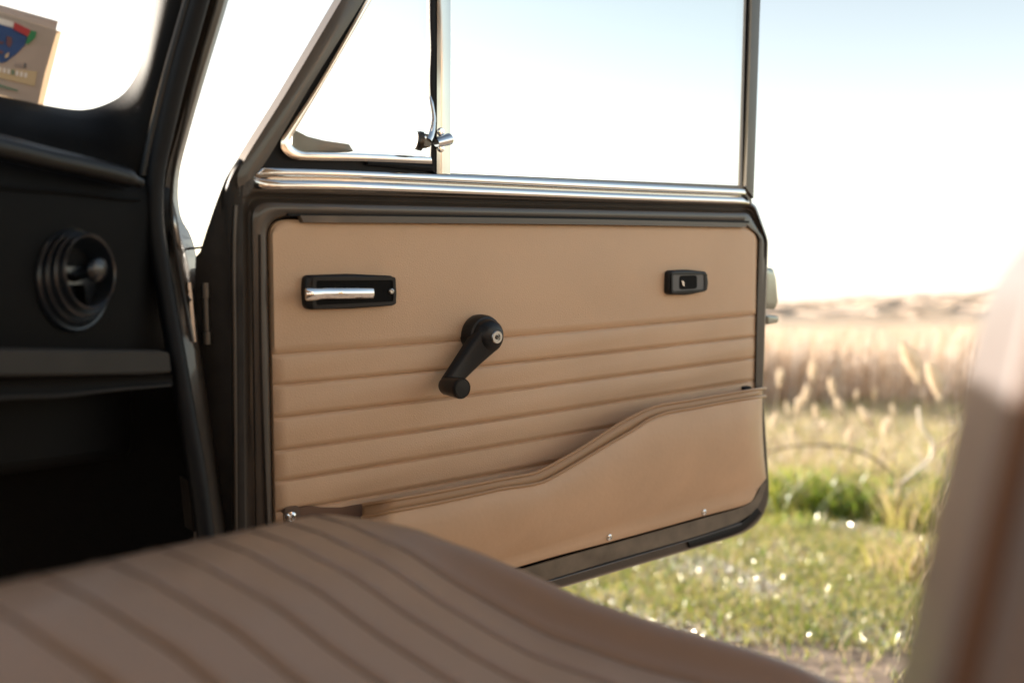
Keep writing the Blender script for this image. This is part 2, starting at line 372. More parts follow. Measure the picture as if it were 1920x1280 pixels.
# ---- dry stalks with feathery seed heads
SH = mat("seed_head_fluff", (.88, .80, .68), .6, trans=.55); ST = mat("dry_stem", (.45, .33, .2), .6)
def stalk(px, py, d, hl, tilt, lab=None):
    top = P(px, py, d); z0 = float(gz(np.array(top.x), np.array(top.y)))
    base = Vector((top.x - tilt*.12, top.y + random.uniform(-.05, .05), z0))
    e_ = empty("dry_stalk", base, lab or 'slender dry stalk with a feathery pale seed head between lawn and reeds', 'dry stalk', 'feathery dry stalks beyond the door')
    mid = base.lerp(top, .55) + Vector((-tilt*.04, 0, .02))
    obj("stem", *tube([base, mid, top], lambda q: .0022 - .001*q, 5, 9), ST, e_)
    dr = (top - mid).normalized(); k = max(60, int(hl*2200))
    t_ = rng.uniform(0, 1, k); rr = hl*.2*np.sin(np.pi*np.clip(t_*.92+.06, 0, 1))
    v, f = [], []
    for i in range(k):
        c_ = top + dr*hl*(t_[i]-.4) + Vector((tilt*.10*t_[i]**2, 0, 0)) * hl
        th = random.uniform(0, 6.28); o_ = Vector((math.cos(th), math.sin(th), random.uniform(.2, .9)))*rr[i]
        s_ = Vector((-math.sin(th), math.cos(th), 0))*.0035
        v += [c_ - s_, c_ + s_, c_ + o_ + s_*.5, c_ + o_ - s_*.5 + Vector((0, 0, .004))]; f.append((4*i, 4*i+1, 4*i+2, 4*i+3))
    obj("seed_head", v, f, SH, e_, smooth=0)
for s in [(1462, 712, 5.2, .10, .3), (1478, 768, 4.9, .07, -.4), (1498, 762, 5.0, .11, .5), (1512, 742, 5.1, .10, .2), (1531, 776, 4.8, .08, -.3),
          (1561, 730, 5.2, .11, -.2), (1577, 768, 4.9, .12, -.6), (1606, 742, 5.1, .05, .3), (1628, 790, 4.7, .13, -.7), (1543, 800, 4.8, .07, .5),
          (1661, 806, 4.6, .11, .4), (1592, 820, 4.6, .08, .2), (1524, 700, 5.4, .12, .1), (1450, 792, 4.9, .08, .4), (1676, 772, 4.8, .07, -.4),
          (1488, 820, 4.6, .08, -.3), (1640, 742, 5.1, .07, .2)]:
    stalk(*s)
stalk(1712, 688, 4.8, .22, -.8, 'tallest dry stalk with a long drooping pale plume beside the blurred seat back')
stalk(1756, 722, 4.7, .2, -.6, 'dry stalk with a plump pale plume closest to the blurred seat back')

# ---- weeds
def weed(px, py, d, n_, h, rad, name, lab, cat, pm, group=None, wd=(.006, .014)):
    g = P(px, py, d); z0 = float(gz(np.array(g.x), np.array(g.y)))
    e_ = empty(name, (g.x, g.y, z0), lab, cat, group)
    a = rng.uniform(0, 2*np.pi, n_); r_ = rad*np.sqrt(rng.uniform(0, 1, n_))
    blades("foliage", g.x + r_*np.cos(a), g.y + r_*np.sin(a), h*rng.uniform(.45, 1, n_), rng.uniform(*wd, n_), rng.uniform(.1, .8, n_), G, pm,
           segs=4, droop=.45, z0=np.full(n_, z0), parent=e_)
gg = 'bright green weed clumps behind the lawn'
weed(1462, 960, 4.3, 260, .27, .16, 'weed_clump', 'bright green weed clump touching the lower corner of the open door', 'weeds', [.5, .28, .12, 0, .10], gg)
weed(1530, 965, 4.4, 260, .26, .17, 'weed_clump', 'yellow green weed clump just right of the door corner clump', 'weeds', [.42, .3, .18, 0, .10], gg)
weed(1600, 975, 4.2, 320, .15, .15, 'weed_clump', 'low dark green leafy mound in the middle of the weeds', 'weeds', [.5, .2, .1, .2, 0], gg, (.008, .02))
weed(1660, 985, 4.15, 260, .22, .15, 'weed_clump', 'sparkling green weed clump under the pale twig', 'weeds', [.45, .25, .15, .0, .15], gg)
weed(1715, 965, 4.3, 240, .27, .15, 'weed_clump', 'tall weed clump nearest the blurred seat back', 'weeds', [.4, .3, .2, .05, .05], gg)
for i, (px, py, d, n_, h, pm_) in enumerate([(1500, 1000, 3.95, 110, .10, [.5, .3, .1, 0, .1]), (1565, 985, 4.2, 150, .24, [.6, .25, .05, 0, .1]), (1630, 960, 4.5, 150, .26, [.4, .35, .15, 0, .1]), (1690, 1005, 3.95, 120, .16, [.5, .25, .15, 0, .1])]):
    lab = ['lowest bright weed clump at the lawn edge under the door corner', 'slender upright green weed clump left of the dark leafy mound', 'yellowish weed clump directly behind the dark leafy mound', 'small weed clump right of the dark leafy mound at the lawn edge'][i]
    weed(px, py, d, n_, h, .12, 'weed_clump', lab, 'weeds', pm_, gg, (.003, .008))
for i, (px, py, d, h) in enumerate([(1480, 925, 5.1, .2), (1545, 915, 5.3, .22), (1610, 915, 5.2, .2), (1675, 920, 5.0, .22), (1735, 1010, 3.9, .3), (1725, 1080, 3.3, .2)]):
    lab = ['straw coloured tuft behind the door corner weeds', 'straw coloured tuft behind the yellow green weeds', 'straw coloured tuft behind the dark leafy mound',
           'straw coloured tuft behind the pale twig', 'ragged dry tuft rising beside the blurred seat back', 'short ragged tuft at the lawn edge beside the blurred seat back'][i]
    weed(px, py, d, 190, h, .16, 'grass_tuft', lab, 'grass tuft', [.08, .2, .62, .05, .05], 'straw coloured grass tufts', (.004, .009))
# ---- bare bramble
TW = mat("pale_bark", (.72, .64, .54), .5); TB = mat("brown_bark", (.15, .1, .075), .7)
g = P(1690, 960, 4.2)
br = empty("bare_bramble", (g.x, g.y, 0), 'leafless bramble with a long arching stem and a forked pale twig', 'shrub')
def px3(l): return [P(*q) for q in l]
obj("arching_stem", *tube(px3([(1430, 848, 4.4), (1500, 835, 4.3), (1580, 838, 4.25), (1640, 860, 4.2), (1685, 905, 4.2), (1695, 975, 4.2)]), .0045, 6, 30), TB, br)
obj("twig", *tube(px3([(1722, 762, 4.2), (1728, 800, 4.2), (1748, 828, 4.2), (1745, 858, 4.2), (1715, 885, 4.2), (1690, 912, 4.2), (1695, 975, 4.2)]), .007, 7, 30), TW, br)
obj("twig", *tube(px3([(1800, 812, 4.1), (1765, 835, 4.15), (1745, 858, 4.2)]), .004, 6, 12), TB, br)
obj("twig", *tube(px3([(1660, 935, 4.1), (1672, 912, 4.15), (1690, 905, 4.2), (1740, 890, 4.1)]), .004, 6, 14), TB, br)
obj("twig", *tube(px3([(1660, 872, 4.3), (1640, 888, 4.3), (1600, 895, 4.3), (1585, 930, 4.3)]), .003, 6, 14), TB, br)

# ================================================================== THE CAR
car = empty("classic_car", K(.2, .2, -H), 'classic small car interior with beige trim, black facia and front door swung open', 'car')

# ---------- door: painted steel shell
O_ = roundpoly([(445, 350, 26), (1416, 379, 22), (1441, 450, 60), (1431, 730, 40), (1447, 985, 95), (455, 1278, 20)])
I_ = roundpoly([(500, 406, 42), (1390, 419, 16), (1423, 440, 26), (1417, 730, 20), (1426, 944, 50), (515, 1195, 20)])
prof = [(.0, -.055), (.0, -.010), (.03, -.004), (.08, 0), (.16, -.001), (.24, -.008), (.34, -.010), (.44, -.007), (.50, .0005), (.56, .002), (.88, .002), (.95, 0), (.99, -.006), (.99, -.03)]
rows = []
def groove(x, y):          # the stamped groove runs along the top and the hinge side only
    return max(np.interp(x, [470, 560], [1, 0]), np.interp(y, [430, 520], [1, 0])) * np.interp(x, [1395, 1435], [1, .15])
for wq, c in prof:
    rows.append([DOOR.p(o_[0]*(1-wq)+i_[0]*wq, o_[1]*(1-wq)+i_[1]*wq, c if (c < -.02 or wq < .1) else c*groove(*i_)) for o_, i_ in zip(O_, I_)])
V, Fc = skin(rows, True)
nn = len(O_)
door = obj("door", V, Fc, M['paint'], car, smooth=50)
# outer skin of the door (closed body side, seen from outside and at the edges)
hull = [(x, y) for x, y in O_]
V1 = [DOOR.p(x, y, -.050) for x, y in hull] + [DOOR.p(960 + (x-960)*.985, 760 + (y-760)*.98, -.085) for x, y in hull]
obj("outer_skin", V1, [(i, (i+1) % nn, nn+(i+1) % nn, nn+i) for i in range(nn)] + [tuple(range(nn, 2*nn))], M['paint'], door, smooth=60)
# black backing behind the trim panel
obj("backing_board", *prism(DOOR, I_, -.024, -.012), M['rubber'], door)
# leading edge of the door towards the hinges
lead = [[(455, 302, .002), (436, 330, .0), (424, 372, -.004), (427, 440, -.004), (430, 560, -.004), (432, 800, -.004), (434, 1200, -.004)],
        [(452, 300, -.004), (430, 326, -.012), (417, 372, -.010), (416, 440, -.010), (418, 560, -.011), (418, 800, -.011), (420, 1200, -.011)],
        [(450, 298, -.010), (427, 326, -.010), (405, 380, -.0105), (388, 430, -.012), (374, 475, -.015), (366, 500, -.017), (366, 800, -.026), (370, 1200, -.026)]]
rr_ = [[(462, 312, .003), (456, 345, .003), (455, 380, .003), (455, 440, .003), (456, 560, .003), (458, 800, .003), (462, 1200, .003)]] + lead
obj("leading_edge", *skin([[DOOR.p(*q) for q in resample(l, 40)] for l in rr_]), M['paintworn'], door, smooth=60, solid=.0015)
obj("edge_fold", *ribbon(DOOR, [(440, 385), (436, 480), (438, 700), (440, 1100)], [(446, 385), (442, 480), (444, 700), (446, 1100)], -.004, .004, .001, 30), M['paint'], door)
obj("edge_fold", *ribbon(DOOR, [(487, 440), (490, 700), (505, 1100)], [(491, 440), (493, 700), (508, 1100)], 0, .0045, .001, 24), M['paint'], door)
# window frame of the door
obj("window_frame", *ribbon(DOOR, [(729, -150), (640, 0), (538, 172), (452, 312), (447, 352)], [(772, -150), (683, 0), (583, 160), (508, 288), (478, 330)], -.016, .004, .001, 50), M['paint'], door)
obj("window_frame", *ribbon(DOOR, [(728, -148), (770, -148)], [(1440, -148), (1440, -148)], -.016, .002), M['paint'], door).hide_render = False
fr_ = obj("window_frame", *ribbon(DOOR, [(729, -190), (1442, -190)], [(755, -140), (1442, -140)], -.02, .004, .001, 20), M['paint'], door)
obj("window_frame", *ribbon(DOOR, [(1413, -160), (1410, 0), (1404, 200), (1399, 352)], [(1434, -160), (1426, 0), (1419, 200), (1413, 372)], -.012, .003, .0005, 40), M['paint'], door)
obj("glass_channel", *ribbon(DOOR, [(1405, -160), (1399, 0), (1394, 200), (1391, 350)], [(1414, -160), (1411, 0), (1405, 200), (1400, 352)], -.008, -.004, .0, 40), M['rubber'], door)
obj("corner_seal", *ribbon(DOOR, [(776, -150), (683, 0), (583, 160), (505, 285), (480, 322)], [(792, -150), (697, 0), (603, 152), (545, 245), (528, 260)], -.014, -.001, .0005, 50), M['rubber'], door)
obj("corner_seal", *ribbon(DOOR, [(500, 262), (560, 287), (680, 300), (812, 306)], [(478, 330), (560, 322), (700, 326), (815, 332)], -.016, -.002, 0, 40), M['rubber'], door)
obj("weatherstrip", *ribbon(DOOR, [(690, 301), (740, 303), (812, 308)], [(688, 309), (740, 314), (812, 321)], -.004, .003, .0015, 20), M['rubber'], door)
obj("weatherstrip", *ribbon(DOOR, [(845, 325), (1100, 336), (1393, 348)], [(845, 330), (1100, 341), (1396, 353)], -.012, -.001, 0, 20), M['greyrub'], door)
obj("window_frame", *ribbon(DOOR, [(480, 328), (900, 340), (1408, 362)], [(470, 356), (900, 366), (1410, 382)], -.03, .0, 0, 30), M['paint'], door)
obj("frame_corner", *prism(DOOR, roundpoly([(452, 306, 4), (487, 300, 6), (476, 330, 8), (478, 352, 10), (462, 372, 12), (448, 372, 6), (446, 330, 6)], 5, 2), -.01, .0035, .0015), M['paintmuck'], door)
# chrome waist finishers
def section(fr, A, B, prof_, n=60):
    A, B = resample(A, n), resample(B, n); rows = []
    for i in range(n):
        a, b = Vector(fr.ab(A[i][0], A[i][1], .005)), Vector(fr.ab(B[i][0], B[i][1], .005))
        e_ = min(1, i/1.5) if i < 2 else (min(1, (n-1-i)/1.0) if i > n-2 else 1)
        rows.append([fr.at(*a.lerp(b, q), c*(.35+.65*e_)) for q, c in prof_])
    V, Fc = skin(rows, True); k = len(prof_); Fc += [tuple(range(k)), tuple(range((n-1)*k, n*k))]
    return V, Fc
obj("waist_trim", *section(DOOR, [(487, 313), (640, 318), (900, 329), (1150, 341), (1400, 353.5)], [(479, 328), (640, 331), (900, 343), (1150, 355), (1401, 365)],
    [(0, 0), (.0, .0035), (.06, .0055), (.2, .0066), (.45, .0073), (.75, .0076), (.93, .0072), (1, .0060), (1, 0)]), M['trim'], door, smooth=70)
obj("waist_trim", *section(DOOR, [(476, 329), (640, 331.5), (900, 343.5), (1150, 355.5), (1402, 365.5)], [(482, 355), (640, 357), (900, 366), (1150, 375), (1409, 383)],
    [(0, 0), (.0, .0022), (.10, .0030), (.20, .0046), (.30, .0068), (.42, .0083), (.58, .0091), (.75, .0093), (.90, .0090), (.97, .0080), (1, .006), (1, 0)]), M['trim'], door, smooth=70)
# clip strip over the trim panel
obj("clip_strip", *ribbon(DOOR, [(563, 404), (760, 406), (1100, 411), (1400, 418)], [(570, 417), (760, 418), (1100, 421), (1400, 426)], -.002, .0065, .0, 30), M['paint'], door)
obj("strip_gap", *ribbon(DOOR, [(540, 400.5), (760, 402.5), (1100, 407), (1405, 414)], [(540, 405), (760, 406), (1100, 411), (1405, 418)], -.002, .0035, .0, 30), M['rubber'], door)
obj("bottom_rail", *ribbon(DOOR, [(560, 1190), (1015, 1056), (1170, 1013), (1320, 971), (1395, 949), (1418, 930), (1428, 905)], [(560, 1232), (1080, 1071), (1180, 1041), (1290, 1010), (1385, 977), (1422, 948), (1438, 905)], 0, .0028, .0002, 60), M['rail'], door)
# bottom drip rail
obj("drip_rail", *ribbon(DOOR, [(1290, 1014), (1340, 1000), (1388, 981), (1420, 952)], [(1294, 1027), (1345, 1012), (1395, 993), (1428, 962)], -.008, .003, .001, 24), M['rubber'], door)
obj("edge_fold", *ribbon(DOOR, [(700, 1185), (1080, 1073), (1290, 1012), (1390, 980)], [(700, 1189), (1080, 1077), (1290, 1015), (1390, 983)], 0, .004, .001, 24), M['paint'], door)
# exterior handle seen past the rear edge
eh = obj("exterior_handle", *prism(DOOR, roundpoly([(1436, 500, 4), (1452, 503, 5), (1457, 520, 4), (1461, 568, 5), (1455, 580, 4), (1436, 578, 3)]), -.075, -.045, .004), M['palepl'], door)
obj("push_button", *prism(DOOR, roundpoly([(1440, 592, 3), (1462, 592, 8), (1462, 605, 8), (1440, 609, 3)]), -.07, -.048, .003), M['palepl'], door)

# ---------- vinyl trim panel: plain top and pleats
L_y = [664, 722, 783, 845, 902, 960, 1018, 1076, 1134]; R_y = [589, 630, 670, 712, 752, 793, 834, 874, 914]
PO = roundpoly([(506, 411, 34), (1393, 424, 10), (1421, 437, 30), (1415, 730, 20), (1424, 890, 20), (1396, 945, 20), (521, 1188, 10)])
panel = obj("trim_panel", *prism(DOOR, PO, -.012, -.0055, .0015), M['vinyl'], car)
def lx_(y): return np.interp(y, [430, 985, 1200], [504.5, 517.5, 522])
def rx_(y): return np.interp(y, [430, 725, 900, 950], [1422.5, 1416, 1424, 1420])
def line(k, q, sag=0):
    x0, x1 = lx_(L_y[k]), rx_(R_y[k]); return (x0 + (x1-x0)*q, L_y[k] + (R_y[k]-L_y[k])*q + 3.0*math.sin(math.pi*q))
def patch(top, bot, n, m, cf, name, mm, par):
    """a padded piece between two lines, closed at its rim down to the panel board"""
    rows = []
    for j in range(m + 1):
        v = j/m; r_ = []
        for i in range(n + 1):
            q = i/n; a, b_ = top(q), bot(q); r_.append(DOOR.p(a[0]+(b_[0]-a[0])*v, a[1]+(b_[1]-a[1])*v, cf(q, v)))
        rows.append(r_)
    return obj(name, *skin(rows), mm, par, smooth=60)
def pad(q, v, h, e=.06):
    s_ = min(1, v/e) if v < .5 else min(1, (1-v)/e)
    t_ = min(1, min(q, 1-q)/.006)
    return -.0050 + (math.sin(math.pi/2*s_)**.7) * (.0042) * math.sin(math.pi/2*t_)**.5 + h*math.sin(math.pi*v)*t_
wr = lambda q, v: .00034*math.sin(9*q+5*v) + .00018*math.sin(23*q+1.7+9*v)*v
# upper plain field, following the rounded corners of the outline
def top_of_panel(q):
    x = 506 + q*(1421-506)
    y = 411 + (437-424)*0 + 13*(q)
    if x < 545: y += 36*(1 - math.sqrt(max(0, 1-((545-x)/39)**2)))
    if x > 1388: y += 34*(1 - math.sqrt(max(0, 1-((x-1388)/34)**2)))
    return (x, y)
def qbot(q): a = line(0, q); return a
def qtop(q):
    q2 = q - .012*math.sin(2*math.pi*q); q2 = q + (.5-.5*math.cos(math.pi*q) - q)*.5
    return top_of_panel(q2)
def qb2(q):
    q2 = q + (.5-.5*math.cos(math.pi*q) - q)*.5; return line(0, q2)
patch(qtop, qb2, 90, 30, lambda q, v: pad(q, v, .0012, .02) + wr(q, v), "upper_field", M['vinyl'], panel)
for k in range(8):
    patch(lambda q, k=k: (line(k, q)[0], line(k, q)[1] + .35), lambda q, k=k: (line(k+1, q)[0], line(k+1, q)[1] - .35), 70, 12,
          lambda q, v, k=k: pad(q, v, .0013, .035) + wr(q + k, v), "pleat", M['vinyl'], panel)

# ---------- door pocket
T1 = [(680, 946), (780, 929), (880, 910), (940, 898), (999, 887), (1029, 874), (1088, 841), (1143, 805), (1183, 782), (1222, 764), (1245, 758), (1301, 749), (1366, 738), (1414, 730), (1430, 728)]
T2 = [(678, 970), (725, 960), (830, 940), (900, 925), (940, 916), (1006, 906), (1038, 893), (1088, 864), (1143, 831), (1183, 808), (1219, 785), (1252, 773), (1301, 764), (1366, 752), (1414, 745), (1430, 743)]
FL = [(680, 1125), (760, 1103), (1015, 1030), (1142, 992), (1230, 967), (1300, 947), (1395, 920), (1428, 902), (1437, 896)]
BL = [(680, 1146), (760, 1124), (1015, 1049), (1142, 1015), (1230, 991), (1320, 966), (1395, 946), (1412, 935), (1419, 918)]
def rs(l, n, dx=None): return resample(l, n, True)
N = 90
t1, t2, fl, bl = rs(T1, N), rs(T2, N), rs(FL, N), rs(BL, N)
def cprof(q):                      # how far the pocket mouth stands off the panel
    a = min(1, .35 + q/.12); a = a*a*(3-2*a); e_ = min(1, (1-q)/.05); e_ = math.sqrt(max(0, 1-(1-e_)**2))
    return .006 + .034*a*(.35+.65*e_)
rows = []
for v in np.linspace(0, 1, 22):
    r_ = []
    for i in range(N):
        q = i/(N-1); c0_ = cprof(q)
        endq = min(1, (1-q)/.05); endf = .3+.7*math.sqrt(max(0, 1-(1-endq)**2))
        x = t2[i][0]*(1-v) + fl[i][0]*v; y_ = t2[i][1]*(1-v) + fl[i][1]*v
        if q > .9: x += (q-.9)/.1 * (-3*math.sin(math.pi*v)*1.0)
        c = .004 + (c0_-.004)*(1 - v**2.6) + .006*math.sin(math.pi*v)*endf
        r_.append(DOOR.p(x, y_, c))
    rows.append(r_)
rows.append([DOOR.p((fl[i][0]+bl[i][0])/2, (fl[i][1]+bl[i][1])/2, .0035) for i in range(N)])
rows.append([DOOR.p(bl[i][0], bl[i][1], .0032) for i in range(N)])
rows.append([DOOR.p(bl[i][0], bl[i][1]+1.5, -.001) for i in range(N)])
pocket = obj("door_pocket", *skin(rows), M['pocket'], car, smooth=60, solid=.002)
# rear end of the pocket folding back to the panel
ec = [rows[j][-1] for j in range(24)]
ev = [DOOR.p(1424 + 8*min(1, j/20), 745 + (905-745)*min(1, j/21), -.012) for j in range(24)]
obj("end_fold", *skin([ec, ev]), M['pocket'], pocket, smooth=60)
# mouth band and the two lips
band = []
for (A, dc) in ((t1, -.002), (t2, 0)):
    band.append([DOOR.p(A[i][0], A[i][1], cprof(i/(N-1)) + dc) for i in range(N)])
mid_ = [DOOR.p((t1[i][0]+t2[i][0])/2, (t1[i][1]+t2[i][1])/2, cprof(i/(N-1)) - .0035) for i in range(N)]
obj("mouth_band", *skin([band[0], mid_, band[1]]), M['piping'], pocket, smooth=60, solid=.0015)
for A, dc in ((t1, -.0015), (t2, .0012)):
    obj("piping", *tube([DOOR.p(A[i][0], A[i][1], cprof(i/(N-1)) + dc) for i in range(N)] + [DOOR.p(A[-1][0]+5, A[-1][1]-.5, .004)], .0019, 10), M['piping'], pocket)
for px, py in ((1142, 1007), (1320, 960)): screw(DOOR, px, py, .0045, .0048, pocket, 'trim')
obj("clip_hole", *lathe(DOOR, *DOOR.ab(1046, 1017, .005), [(.0013, 0), (.0013, .0003), (.0001, .0003)], 12, .005), M['rubber'], pocket)
obj("mouth_shade_plate", *prism(DOOR, [(556, 953), (575, 949), (605, 951), (640, 951), (668, 946), (700, 942), (705, 1000), (556, 1010)], -.004, .0012, .0006), M['seam'], pocket)  # dark plate: shade inside the pocket mouth, painted as colour
# screw cup at the front of the pocket
a_, b_ = DOOR.ab(545, 970, .0)
obj("screw_cup", *prism(DOOR, roundpoly([(533, 952, 9), (562, 947, 9), (566, 990, 6), (532, 992, 8)]), -.006, .0022, .001), M['seamd'], pocket)
screw(DOOR, 545, 969, .0045, .0062, pocket, 'chrome')
obj("screw_cup", *prism(DOOR, roundpoly([(1396, 725, 4), (1410, 723, 4), (1410, 735, 3), (1396, 736, 3)]), -.003, .006, .001), M['rubber'], pocket)

# ---------- interior door handle
hd = obj("door_handle", *prism(DOOR, roundpoly([(575, 516, 12), (660, 513.5, 60), (740, 517, 9), (748, 548, 200), (743, 573, 9), (660, 579, 60), (577, 581, 12), (573, 548, 100)]), -.002, .011, .0035, 4), M['blackpl'], car)
# raised rim and recess
rim_o = roundpoly([(586, 519, 8), (742, 519, 6), (743, 571, 6), (586, 579, 8)]); rim_i = roundpoly([(593, 526, 5), (737, 525, 4), (738, 565, 4), (593, 572, 5)])
rows = [[DOOR.p(x, y, c) for x, y in l] for l, c in ((rim_o, .009), (rim_o, .0125), (rim_i, .0125), (rim_i, .0112))]
obj("bezel", *skin(rows, True), M['blackpl'], hd, smooth=40)
obj("recess", *prism(DOOR, rim_i, .009, .0114), M['dash'], hd)
rows = []
for x, yt, yb, c in [(572, 541, 562, .016), (575, 540.5, 563.5, .020), (590, 540.5, 563, .021), (600, 541, 561, .019), (612, 540, 560, .017), (640, 540, 560, .017), (700, 540, 559, .017), (703, 541, 558, .0145)]:
    rows.append([DOOR.p(x, yt, c-.006), DOOR.p(x, yt, c-.0015), DOOR.p(x, yt+2.5, c), DOOR.p(x, (yt+yb)/2, c+.0012), DOOR.p(x, yb-2.5, c), DOOR.p(x, yb, c-.0015), DOOR.p(x, yb, c-.006)])
V, Fc = skin(rows, True); k = 7; Fc += [tuple(range(k)), tuple(range(len(V)-k, len(V)))]
obj("lever", V, Fc, M['chrome'], hd, smooth=40)
screw(DOOR, 734, 546, .0125, .0032, hd, 'steel')

# ---------- window winder
ca, cb = DOOR.ab(907, 629, .012)
wd_ = obj("window_winder", *lathe(DOOR, ca, cb, [(.0235, -.002), (.0245, .004), (.0243, .012), (.0225, .017), (.018, .019), (.0001, .0195)], 56), M['blackpl'], car)
ha, hb = DOOR.ab(925, 631, .03)
obj("hub", *lathe(DOOR, ha, hb, [(.0195, .008), (.0200, .016), (.0197, .021), (.0186, .0255), (.0155, .0292), (.0105, .0314), (.0001, .032)], 56), M['blackpl'], wd_)
# arm: tapered, crowned, falling to the knob
ka, kb = DOOR.ab(845, 724, .028)
ax = Vector((ka-ha, kb-hb)); Ln = ax.length; ax.normalize(); nx_ = Vector((-ax.y, ax.x))
rows = []
for i in range(24):
    q = i/23; s_ = Ln*(q*1.07) ; wv = .0085*(1-q)**1.2 + .0094
    if q > .9: wv *= math.sqrt(max(.02, 1-((q-.9)/.1)**2))
    ct = .0305 - .004*math.sin(math.pi*min(1, q)) * .6 - .003*q; o_ = Vector((ha, hb)) + ax*s_
    ring = []
    for u_, cc in ((-1, .012), (-1, ct-.0035), (-.82, ct-.0008), (-.4, ct), (0, ct+.0003), (.4, ct), (.82, ct-.0008), (1, ct-.0035), (1, .012)):
        p_ = o_ + nx_*wv*u_; ring.append(DOOR.at(p_.x, p_.y, cc if cc != .012 else .012 + .006*q))
    rows.append(ring)
V, Fc = skin(rows, True); k = 9; Fc += [tuple(range(k)), tuple(range(len(V)-k, len(V)))]
obj("arm", V, Fc, M['blackpl'], wd_, smooth=50)
kn = obj("knob", *lathe(DOOR, ka, kb, [(.0085, .016), (.0105, .02), (.0112, .034), (.0118, .046), (.0116, .049), (.0108, .0505), (.0104, .0497), (.0098, .0497), (.0096, .0503), (.0001, .0506)], 40), M['blackpl'], wd_)
ra, rb = DOOR.ab(932, 632, .0325)
obj("washer", *lathe(DOOR, ra, rb, [(.0076, .029), (.0076, .0325), (.0068, .0336), (.0040, .0336), (.0037, .0325), (.0001, .0325)], 36), M['steel'], wd_)
s_ = screw(DOOR, 932, 632, .0328, .0026, wd_, 'darksteel')

# ---------- lock snib
sn = obj("lock_surround", *prism(DOOR, roundpoly([(1256, 507, 9), (1292, 505.5, 40), (1326, 509, 6), (1331, 530, 200), (1327, 546, 6), (1292, 553, 40), (1255, 553, 9)]), -.002, .010, .003, 4), M['blackpl'], car)
ro = roundpoly([(1259, 511, 6), (1326, 512, 5), (1326, 545, 5), (1259, 549.5, 6)]); ri = roundpoly([(1262, 515, 4), (1322, 515, 3), (1322, 542, 3), (1262, 546, 4)])
obj("bezel", *skin([[DOOR.p(x, y, c) for x, y in l] for l, c in ((ro, .008), (ro, .0118), (ri, .0118), (ri, .0103))], True), M['blackpl'], sn, smooth=40)
obj("face_plate", *prism(DOOR, ri, .007, .0104), M["greypl"], sn)
obj("finger_well", *prism(DOOR, roundpoly([(1274, 517, 6), (1307, 516, 6), (1307, 541, 6), (1274, 543, 6)]), .009, .0107), M['dash'], sn)
obj("lock_tab", *prism(DOOR, roundpoly([(1278, 525, 1), (1283, 528, 2), (1284, 538, 1), (1280, 534, 2)]), .0107, .0125), M['chrome'], sn)

# ---------- quarter light
qw = obj("quarter_window", *prism(DOOR, [(720, -60), (818, -60), (818, 296), (560, 286), (545, 262), (545, 240)], -.007, -.003), M['glass'], car, smooth=0)
path_o = [(705, -30), (690, -5), (600, 152), (545, 236), (528, 262), (530, 282), (548, 297), (580, 300), (680, 302), (810, 307)]
path_i = [(715, -30), (700, -5), (609, 152), (558, 238), (545, 262), (550, 276), (568, 285), (600, 286), (690, 288), (808, 294)]
obj("chrome_frame", *ribbon(DOOR, path_o, path_i, -.008, .004, .0008, 90), M['trim'], qw)
obj("pivot_cover", *prism(DOOR, roundpoly([(551, 240, 4), (566, 252, 6), (610, 263, 30), (657, 270, 6), (666, 284, 2), (574, 287, 3), (550, 274, 8)]), -.02, -.0055, .003), M['greyrub'], qw)
obj("division_bar", *ribbon(DOOR, [(820, -160), (819.5, 100), (819, 326)], [(845, -160), (845, 100), (845, 326)], -.014, .0055, .0012, 40), M['satin'], qw)
obj("rubber_seal", *ribbon(DOOR, [(807, -160), (806, 20), (808, 90), (806, 150), (809, 220), (807, 318)], [(819, -160), (819, 20), (820, 90), (819, 150), (820, 220), (820, 328)], .0, .0035, .001, 40), M['rubber'], qw)
lt = obj("latch", *tube([DOOR.p(806, 181, .010), DOOR.p(809, 200, .012), DOOR.p(812, 225, .014), DOOR.p(809, 250, .017), DOOR.p(803, 264, .019)],
     lambda q: .0028 + .0016*q if q > .08 else .0015 + .016*q, 12, 24), M['chrome'], qw)
def pin(px, py, c0, c1, r_, name, mm, ax=None):
    a, b = DOOR.ab(px, py, c1); pr = [(r_*.85, c0), (r_, c0+.001), (r_, c1-.0015), (r_*.8, c1), (.0001, c1+.0004)]
    return obj(name, *lathe(DOOR, a, b, pr, 28), M[mm], qw)
pin(800, 264, .006, .020, .0078, "latch_hub", 'darksteel'); pin(797, 258, .018, .0225, .0022, "latch_pin", 'chrome')
A0, A1 = DOOR.p(818, 268, .017), DOOR.p(842, 261, .012)
obj("latch_boss", *tube([A0, A0.lerp(A1, .3), A0.lerp(A1, .9), A1], lambda q: .0042 + .0036*q if q < .95 else .0066, 20), M['chrome'], qw)
pin(829, 247, .0, .009, .0046, "latch_foot", 'chrome'); pin(829, 278, .0, .009, .0042, "latch_foot", 'chrome')
B0, B1 = DOOR.p(779, 263, .016), DOOR.p(791, 265, .018)
obj("latch_knob", *tube([B0, B0.lerp(B1, .25), B0.lerp(B1, .3), B0.lerp(B1, .6), B0.lerp(B1, .65), B1], lambda q: [.0085, .0100, .0096, .0106, .0102, .0104][int(round(q*5))], 28), M['darksteel'], qw)
# ---------- drop glass
obj("drop_glass", *prism(DOOR, [(846, -150), (1400, -150), (1393, 345), (846, 324)], -.011, -.007), M['glass'], car, smooth=0)

